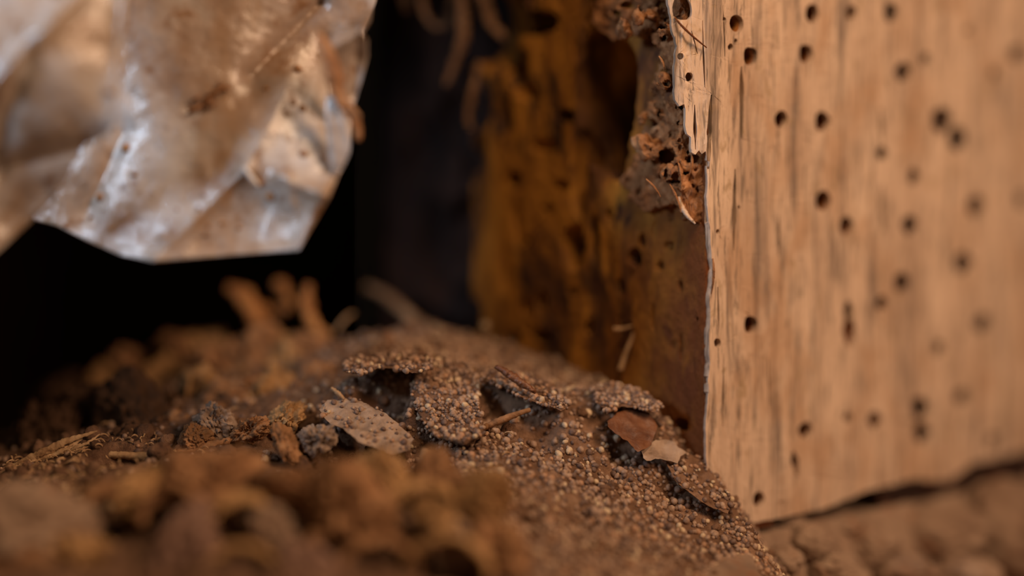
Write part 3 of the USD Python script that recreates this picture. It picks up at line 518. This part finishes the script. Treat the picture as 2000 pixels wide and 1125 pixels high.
crumb(965, 1090, 258, 3.4, (1, 1, 1.1), 'crumb_brown', 'brown blurred lump at the bottom edge beside the granular slope')
crumb(846, 1005, 256, 1.9, (1.4, 1, .8), 'crumb_ochre', 'small blurred lump set in the dark arc of the foreground')
crumb(888, 1062, 254, 1.7, (1.4, 1, .8), 'rubble', 'small pale blurred lump in the lower right of the dark arc')
crumb(350, 1095, 250, 4.2, (1.3, 1, .9), 'crumb_rose', 'pinkish blurred lump at the bottom edge left of centre')
crumb(590, 1112, 248, 3.0, (1.2, 1, .9), 'crumb_rose', 'pinkish blurred lump at the bottom edge below the palest lump')
crumb(285, 960, 264, 2.4, (.8, 1, 2.2), 'crumb_ochre', 'upright ochre blurred lump between two dark hollows at lower left')
crumb(165, 1095, 252, 3.2, (1.2, 1, .8), 'crumb_ochre', 'ochre blurred lump right of the big pale lump in the bottom left corner')
crumb(50, 1035, 256, 5.2, (1.5, 1, .9), 'rubble', 'big pale blurred lump in the bottom left corner')
crumb(30, 1115, 250, 3.0, (1.3, 1, .8), 'crumb_brown', 'brown blurred lump under the big pale lump in the bottom left corner')
curled(470, 1000, 256, 5.0, 170, 4.5, 12, -6, 'crumb_ochre', 'blurred curled flake arching left of the palest foreground lump')
curled(620, 965, 262, 4.2, 160, 4.5, -18, 4, 'crumb_brown', 'blurred curled flake bridging the gap above the big reddish lump')
curled(820, 985, 262, 5.6, 170, 5.0, 14, 6, 'crumb_ochre', 'blurred curled flake over the dark arc of the foreground')
curled(745, 1080, 252, 4.4, 170, 4.5, 8, 14, 'crumb_brown', 'blurred curled flake at the left end of the dark arc')
curled(905, 955, 266, 3.8, 160, 4, -14, -8, 'crumb_brown', 'blurred curled flake right of the lump at the blurred tan splinter')
curled(460, 1095, 248, 4.6, 170, 4.5, 10, 0, 'crumb_ochre', 'blurred curled flake standing at the bottom edge between two pinkish lumps')
curled(360, 985, 258, 5.0, 170, 4.5, -10, 8, 'crumb_brown', 'blurred curled flake arching over the dark hollow at lower left')
curled(880, 1085, 252, 5.0, 170, 4.5, -8, 10, 'crumb_ochre', 'blurred curled flake at the bottom edge under the small pale lump')
curled(640, 1065, 254, 3.8, 160, 4, 20, -8, 'crumb_brown', 'blurred curled flake between the palest lump and the big reddish lump')
curled(215, 985, 262, 4.0, 160, 4, 16, 0, 'crumb_brown', 'blurred curled flake over the dark hollow right of the big pale lump')
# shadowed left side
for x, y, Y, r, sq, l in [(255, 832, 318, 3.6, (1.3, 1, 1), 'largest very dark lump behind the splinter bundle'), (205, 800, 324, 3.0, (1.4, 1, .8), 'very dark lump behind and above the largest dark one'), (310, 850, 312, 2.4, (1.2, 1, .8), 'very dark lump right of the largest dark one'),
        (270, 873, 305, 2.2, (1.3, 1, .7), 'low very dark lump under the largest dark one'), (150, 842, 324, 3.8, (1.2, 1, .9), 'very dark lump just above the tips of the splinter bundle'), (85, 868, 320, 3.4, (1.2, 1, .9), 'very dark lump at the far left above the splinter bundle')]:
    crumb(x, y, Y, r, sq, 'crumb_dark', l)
# middle distance, left half
for x, y, Y, r, sq, mt, l in [
        (252, 708, 356, 2.2, (1, 1, .9), 'crumb_brown', 'round pinkish lump highest at the left of the heap'), (212, 735, 354, 2.0, (1.4, 1, .7), 'crumb_ochre', 'small ochre lump left of the round pinkish one'), (350, 690, 352, 3.0, (1.4, 1, .8), 'crumb_brown', 'brown lump right of the round pinkish one on the left crest'),
        (405, 690, 350, 3.2, (1.1, 1, 1), 'crumb_ochre', 'ochre lump on the left crest under the paper tip'), (325, 742, 345, 3.2, (1.7, 1, .6), 'crumb_ochre', 'long flat ochre lump below the left crest'), (430, 735, 342, 3.6, (1.3, 1, .8), 'crumb_brown', 'big brown lump below the left crest'),
        (505, 715, 340, 3.4, (1.3, 1, .9), 'crumb_brown', 'brown lump below the thick curled orange shred'), (570, 720, 336, 3.0, (1.2, 1, .9), 'crumb_ochre', 'ochre lump below the slim bent orange shred'), (612, 700, 336, 2.4, (1.2, 1, .8), 'crumb_brown', 'small brown lump at the foot of the slim bent orange shred'),
        (465, 785, 322, 2.8, (1.3, 1, .8), 'crumb_brown', 'brown lump in the middle of the left flank'), (385, 790, 326, 2.8, (1.4, 1, .7), 'crumb_ochre', 'ochre lump left of the middle of the left flank'), (545, 780, 322, 2.6, (1.3, 1, .8), 'crumb_ochre', 'ochre lump right of the middle of the left flank'),
        (605, 765, 322, 2.6, (1.3, 1, .7), 'crumb_brown', 'brown lump behind the left end of the bark flake'), (420, 838, 305, 2.0, (.9, 1, 1.3), 'flake_grey', 'sharp pointed tan lump in focus on the left flank'), (485, 850, 302, 1.6, (1.4, 1, .8), 'crumb_brown', 'small sharp brown lump right of the pointed tan one'),
        (555, 828, 305, 1.9, (1.2, 1, .8), 'crumb_ochre', 'sharp ochre lump between the pointed tan one and the bark flake'), (110, 765, 350, 2.4, (1.6, 1, .7), 'crumb_dark', 'dim lump standing alone at the far left crest'), (622, 862, 297, 1.9, (1.4, 1, .8), 'flake_grey', 'tan lump below the left end of the bark flake'),
        (560, 872, 296, 1.6, (1.4, 1, .7), 'crumb_brown', 'low brown lump left of the tan one below the bark flake'), (385, 862, 301, 1.5, (1.2, 1, .9), 'crumb_brown', 'small brown lump where the two splinters join')]:
    crumb(x, y, Y, r, sq, mt, l)
for x, y, Y, R, sp, w, yaw, pi_, mt, l in [(300, 770, 335, 3.2, 140, 3, 20, 10, 'crumb_ochre', 'curled ochre flake below the long flat ochre lump'), (375, 745, 338, 3.0, 150, 3, -30, -15, 'crumb_brown', 'curled brown flake between the two lumps below the left crest'), (480, 740, 334, 3.0, 140, 3, 40, 20, 'crumb_ochre', 'curled ochre flake between the big brown lump and its right neighbour'),
        (430, 808, 314, 2.4, 150, 2.4, 10, 30, 'crumb_brown', 'curled brown flake above the pointed tan lump'), (520, 812, 312, 2.4, 140, 2.4, -20, 0, 'crumb_ochre', 'curled ochre flake above the small sharp brown lump'), (350, 825, 310, 2.2, 150, 2.4, 60, -20, 'crumb_brown', 'curled brown flake beside the very dark lumps'), (590, 815, 308, 2.0, 140, 2, -40, 20, 'crumb_brown', 'curled brown flake at the left tip of the bark flake'), (640, 735, 326, 2.6, 130, 2.6, 15, 15, 'crumb_ochre', 'curled ochre flake left of the dark hollow in mid heap')]:
    curled(x, y, Y, R, sp, w, yaw, pi_, mt, l)
# pellets that stand out
for x, y, Y, r, l in [(1399, 957, 301, .55, 'round orange pellet, upper of the two at the right slope'), (1393, 969, 300.5, .45, 'round orange pellet, lower of the two at the right slope'), (947, 640, 330, .65, 'yellow straw-coloured pellet on the crest at the back of the heap'), (1148, 810, 300, .6, 'plump tan pellet left of the crest crust'), (1205, 858, 298, .5, 'pinkish pellet beside the red-brown flake'), (1174, 882, 297, .45, 'pale ringed pellet below the red-brown flake')]:
    single('frass_pellet', clod(on_heap(x, y, Y) + [0, -.3, .3], r, int(x), 3, .2, 1.2, ridged=False), 'pellet_straw' if 'orange' not in l else 'shred_orange', l, 'pellet')

# ------------------------------------------------------------------ rubble on the ground before the pale face
for k, (x, y, Y, r, sq, l) in enumerate([(1830, 1045, 336, 5.6, (1.25, .9, .8), 'rounded tan rubble lump below the dark gap at the lower right'), (1975, 1040, 345, 8.0, (1.1, .9, 1.0), 'largest tan rubble lump at the right edge'), (1700, 1075, 325, 4.2, (1.1, .9, 1.0), 'grey-brown rubble lump between the rounded lump and the heap'),
        (1590, 1060, 316, 3.0, (1.2, 1, .9), 'brown rubble lump just right of the heap slope'), (1530, 1095, 310, 2.6, (1.1, 1, .8), 'small brown rubble crumb at the foot of the heap'), (1630, 1115, 314, 3.0, (1.2, 1, .8), 'low brown rubble lump at the bottom edge'), (1770, 1120, 322, 3.6, (1.3, 1, .7), 'low flat rubble lump at the bottom edge under the rounded one'),
        (1885, 1120, 330, 4.0, (1.3, 1, .7), 'broad low rubble lump in the bottom right corner'), (1545, 1030, 318, 2.2, (1.3, 1, .7), 'flat rubble piece against the foot of the pale face'), (1640, 1028, 325, 2.6, (1.6, 1, .6), 'long flat rubble piece along the foot of the pale face')]):
    single('rubble_lump', rough(clod(at(x, y, Y), r, 600 + k, 4, .4, 1.1, sq, np.eye(3)), [(.5, .4, k), (.2, 1.4, k)]), 'rubble', l, 'rubble')
single('bark_strip', sheet(ragged([(1040, 1112), (1150, 1092), (1300, 1080), (1440, 1066), (1470, 1090), (1495, 1140), (1040, 1150)], 12, 4, 3), tri_depth((1040, 1110, 283), (1450, 1068, 296), (1300, 1140, 280)), 1.5, 9, amp=.6, freq=.5, seed=4), 'rubble', 'pinkish tan bark strip along the bottom edge of the heap', 'bark strip')

# ------------------------------------------------------------------ shreds hanging in the hollow, from the roof of the cavity
for k, (pts, rr, mt, l) in enumerate([
        ([(905, -150), (900, -20), (905, 60), (893, 110), (872, 165)], [1.2, 1.3, 1.1, .9, .6], 'core_wood', 'long brown shred hanging in the hollow, leftmost of the pair by the post'),
        ([(825, -150), (822, -40), (828, 20), (850, 50), (876, 40), (880, -30), (880, -150)], [.5, .7, .7, .6, .6, .6, .5], 'core_wood', 'looped brown shred hanging from the roof of the hollow'),
        ([(790, -150), (790, -30), (795, 22)], [1.0, 1.1, .6], 'eaten_wood', 'stubby reddish shred hanging nearest the paper'),
        ([(950, -150), (945, -10), (965, 50), (985, 78)], [1.3, 1.5, 1.0, .6], 'core_wood', 'brown slanting shred hanging against the top of the post'),
        ([(938, 120), (925, 170), (915, 225), (925, 250)], [.6, .9, .8, .5], 'core_wood', 'short brown shred clinging to the far edge of the post')]):
    Y = 338 + 3 * (k % 3) if k < 4 else 336
    single('hanging_shred', rough(tube([at(x, y, Y) for x, y in pts], np.array(rr) * (.75 if k != 4 else .6), 16, .9, k + 60, 90, .35), [(.35, .8, k), (.2, 2.2, k)]), 'crumb_brown' if mt == 'core_wood' else mt, l, 'wood shred')

# ------------------------------------------------------------------ the paper wrapping hanging from above
def crease_depth(base, creases, seed, crumple=.5):
    def d(x, y):
        x, y = np.asarray(x, float), np.asarray(y, float); Y = base(x, y)
        for x0, y0, x1, y1, a, w in creases:
            L2 = (x1 - x0) ** 2 + (y1 - y0) ** 2; t = np.clip(((x - x0) * (x1 - x0) + (y - y0) * (y1 - y0)) / L2, 0, 1)
            Y = Y + a * np.exp(-np.hypot(x - x0 - t * (x1 - x0), y - y0 - t * (y1 - y0)) / w)
        return Y + crumple * sn(np.c_[x, y, 0 * x], .008, seed, 3) + .25 * sn(np.c_[x, y, 0 * x], .03, seed + 1, 3)
    return d
wrap = thing('paper_wrapping', at(400, 300, 286), 'crumpled stained waxy paper hanging at the upper left', 'paper')
main = [(60, -470), (770, -470), (742, -60), (735, 0), (722, 38), (712, 60), (716, 100), (690, 195), (684, 292), (640, 392), (583, 488), (470, 497), (300, 511), (235, 498), (170, 470), (110, 440), (60, 428)]
md = crease_depth(tri_depth((60, 430, 289), (300, 505, 284), (580, 485, 283), (690, 190, 292), (730, -100, 293), (400, 200, 287), (150, -100, 290), (400, -470, 289), (740, -470, 291), (620, 330, 284), (480, 420, 285)),
                  [(625, 5, 490, 150, 2.4, 20), (640, 80, 652, 330, 2.0, 20), (652, 330, 582, 488, -1.6, 22), (300, 508, 480, 330, -1.4, 26), (480, 330, 560, 180, -1.2, 26), (545, 345, 640, 385, -1.6, 18), (375, 215, 430, 180, 1.0, 10), (300, 508, 583, 486, -1.0, 14), (170, 420, 240, 260, 1.4, 24), (560, 340, 570, 400, -.9, 12), (655, 250, 690, 295, -1.2, 16)], 3)
tag(obj('main_panel', sheet(main, md, .22, 6.5), 'paper', wrap, smooth=70), 'broad stained panel with a blunt folded tip')
leftp = [(-90, -470), (256, -470), (247, 0), (240, 110), (234, 185), (222, 245), (205, 265), (165, 285), (148, 310), (132, 350), (112, 382), (62, 432), (0, 490), (-90, 570)]
ld = crease_depth(tri_depth((-60, 500, 277), (240, 100, 276), (215, 255, 276), (60, 430, 281), (-60, -100, 273), (120, 120, 271), (-60, -470, 287.5), (240, -470, 287.5)), [(150, -10, -10, 160, -2.2, 20), (60, 95, -20, 330, 1.6, 26), (165, 285, 0, 330, 1.8, 22), (246, -50, 222, 245, -1.4, 16), (112, 382, -40, 500, -.8, 16)], 9)
tag(obj('left_panel', sheet(leftp, ld, .22, 8), 'paper', wrap, smooth=70), 'nearer panel folded over at the left')
rb = [(628, 92), (660, 62), (700, 32), (724, 16), (722, 40), (708, 62), (718, 78), (719, 110), (706, 160), (692, 205), (676, 190), (660, 150), (640, 118)]
tag(obj('folded_edge', sheet(rb, crease_depth(tri_depth((628, 95, 283.5), (722, 20, 282), (715, 105, 285), (685, 200, 286)), [(640, 100, 710, 60, -1.2, 14), (700, 80, 690, 190, 1.0, 12)], 5, .3), .22, 6), 'paper', wrap, smooth=70), 'narrow edge folded back into a pointed lip')
tag(obj('twisted_strip', tube([at(625, 70, 283), at(640, 105, 282.5), at(655, 150, 282.5), at(660, 185, 282.6), at(682, 215, 282.8), at(697, 245, 283), at(700, 275, 283.2)], [.6, .9, 1.2, .9, .8, .7, .35], 12, .5, 5, 60, .5), 'paper_stained', wrap), 'rust brown twisted strip along the torn edge')
obj('twisted_strip', tube([at(682, 205, 282.8), at(692, 218, 282.6), at(704, 228, 282.6)], [.5, .45, .25], 9, .4, 6, 20), 'paper_stained', wrap)
lobe = [(638, 185), (650, 190), (668, 230), (684, 280), (682, 300), (668, 330), (650, 340), (640, 300), (636, 240)]
obj('folded_edge', sheet(lobe, crease_depth(tri_depth((640, 200, 283.5), (684, 290, 282.5), (650, 335, 283.2)), [(640, 220, 655, 320, -.6, 12)], 6, .2), .22, 6), 'paper', wrap, smooth=70)
for k, (x0, y0, x1, y1, r) in enumerate([(366, 222, 396, 204, .32), (384, 210, 420, 186, .4), (402, 190, 444, 168, .3), (372, 200, 392, 186, .25), (424, 178, 430, 160, .2), (396, 214, 424, 200, .25)]):
    a_, b_ = md(np.array([x0, x1], float), np.array([y0, y1], float)) - .25
    obj('torn_fibre', tube([at(x0, y0, a_), at((x0 + x1) / 2 + 3, (y0 + y1) / 2 - 2, (a_ + b_) / 2 - .5), at(x1, y1, b_)], [r * .6, r, r * .5], 7, .6, k + 80, 14), 'paper_stained', wrap)
# dirt stuck to the paper
SPECK = {(246, 290): 'largest black-brown dirt speck on the paper, just right of the nearer fold', (195, 386): 'brown dirt speck low on the paper near its left corner', (508, 357): 'brown dirt speck on the paper beside the white husk', (528, 384): 'brown dirt speck on the paper just under the white husk and its neighbour',
         (592, 301): 'red-brown dirt speck on the paper close to its right edge', (210, 178): 'dirt speck on the nearer folded panel of the paper', (580, 135): 'dark dirt speck on the paper beside the upper diagonal crease', (590, 212): 'largest of the three clustered dirt specks right of the paper centre'}
for x, y, r in [(246, 290, .62), (195, 386, .55), (508, 357, .45), (528, 384, .6), (592, 301, .5), (262, 341, .35), (398, 381, .28), (388, 408, .25), (405, 442, .25), (433, 436, .28), (322, 463, .32), (338, 453, .25), (466, 445, .3), (177, 426, .28), (210, 178, .42), (128, 442, .3), (440, 172, .4), (372, 212, .38), (400, 458, .3), (572, 200, .45), (590, 212, .5), (560, 222, .4), (520, 173, .35), (345, 410, .22), (580, 135, .6)]:
    dd = ld if (x, y) == (210, 178) else md
    c = at(x, y, dd(np.array([x]), np.array([y]))[0] - .1)
    single('dirt_speck', clod(c, r, int(x + 7 * y), 2, .5, 1.3, (1, .6, 1), np.eye(3)), 'crumb_brown', SPECK.get((x, y), 'tiny brown dirt speck stuck to the stained paper'), 'dirt', None if (x, y) in SPECK else 'tiny dirt specks on the paper')
single('white_sliver', tube([at(478, 326, md(np.array([478.]), np.array([326.]))[0] - .5), at(490, 345, md(np.array([490.]), np.array([345.]))[0] - .6), at(505, 362, md(np.array([505.]), np.array([362.]))[0] - .4)], [.12, .32, .2], 9, .2, 4, 14), 'sliver_white', 'slim white husk stuck to the lower part of the paper', 'sliver')  # slim white sliver lying on the main panel
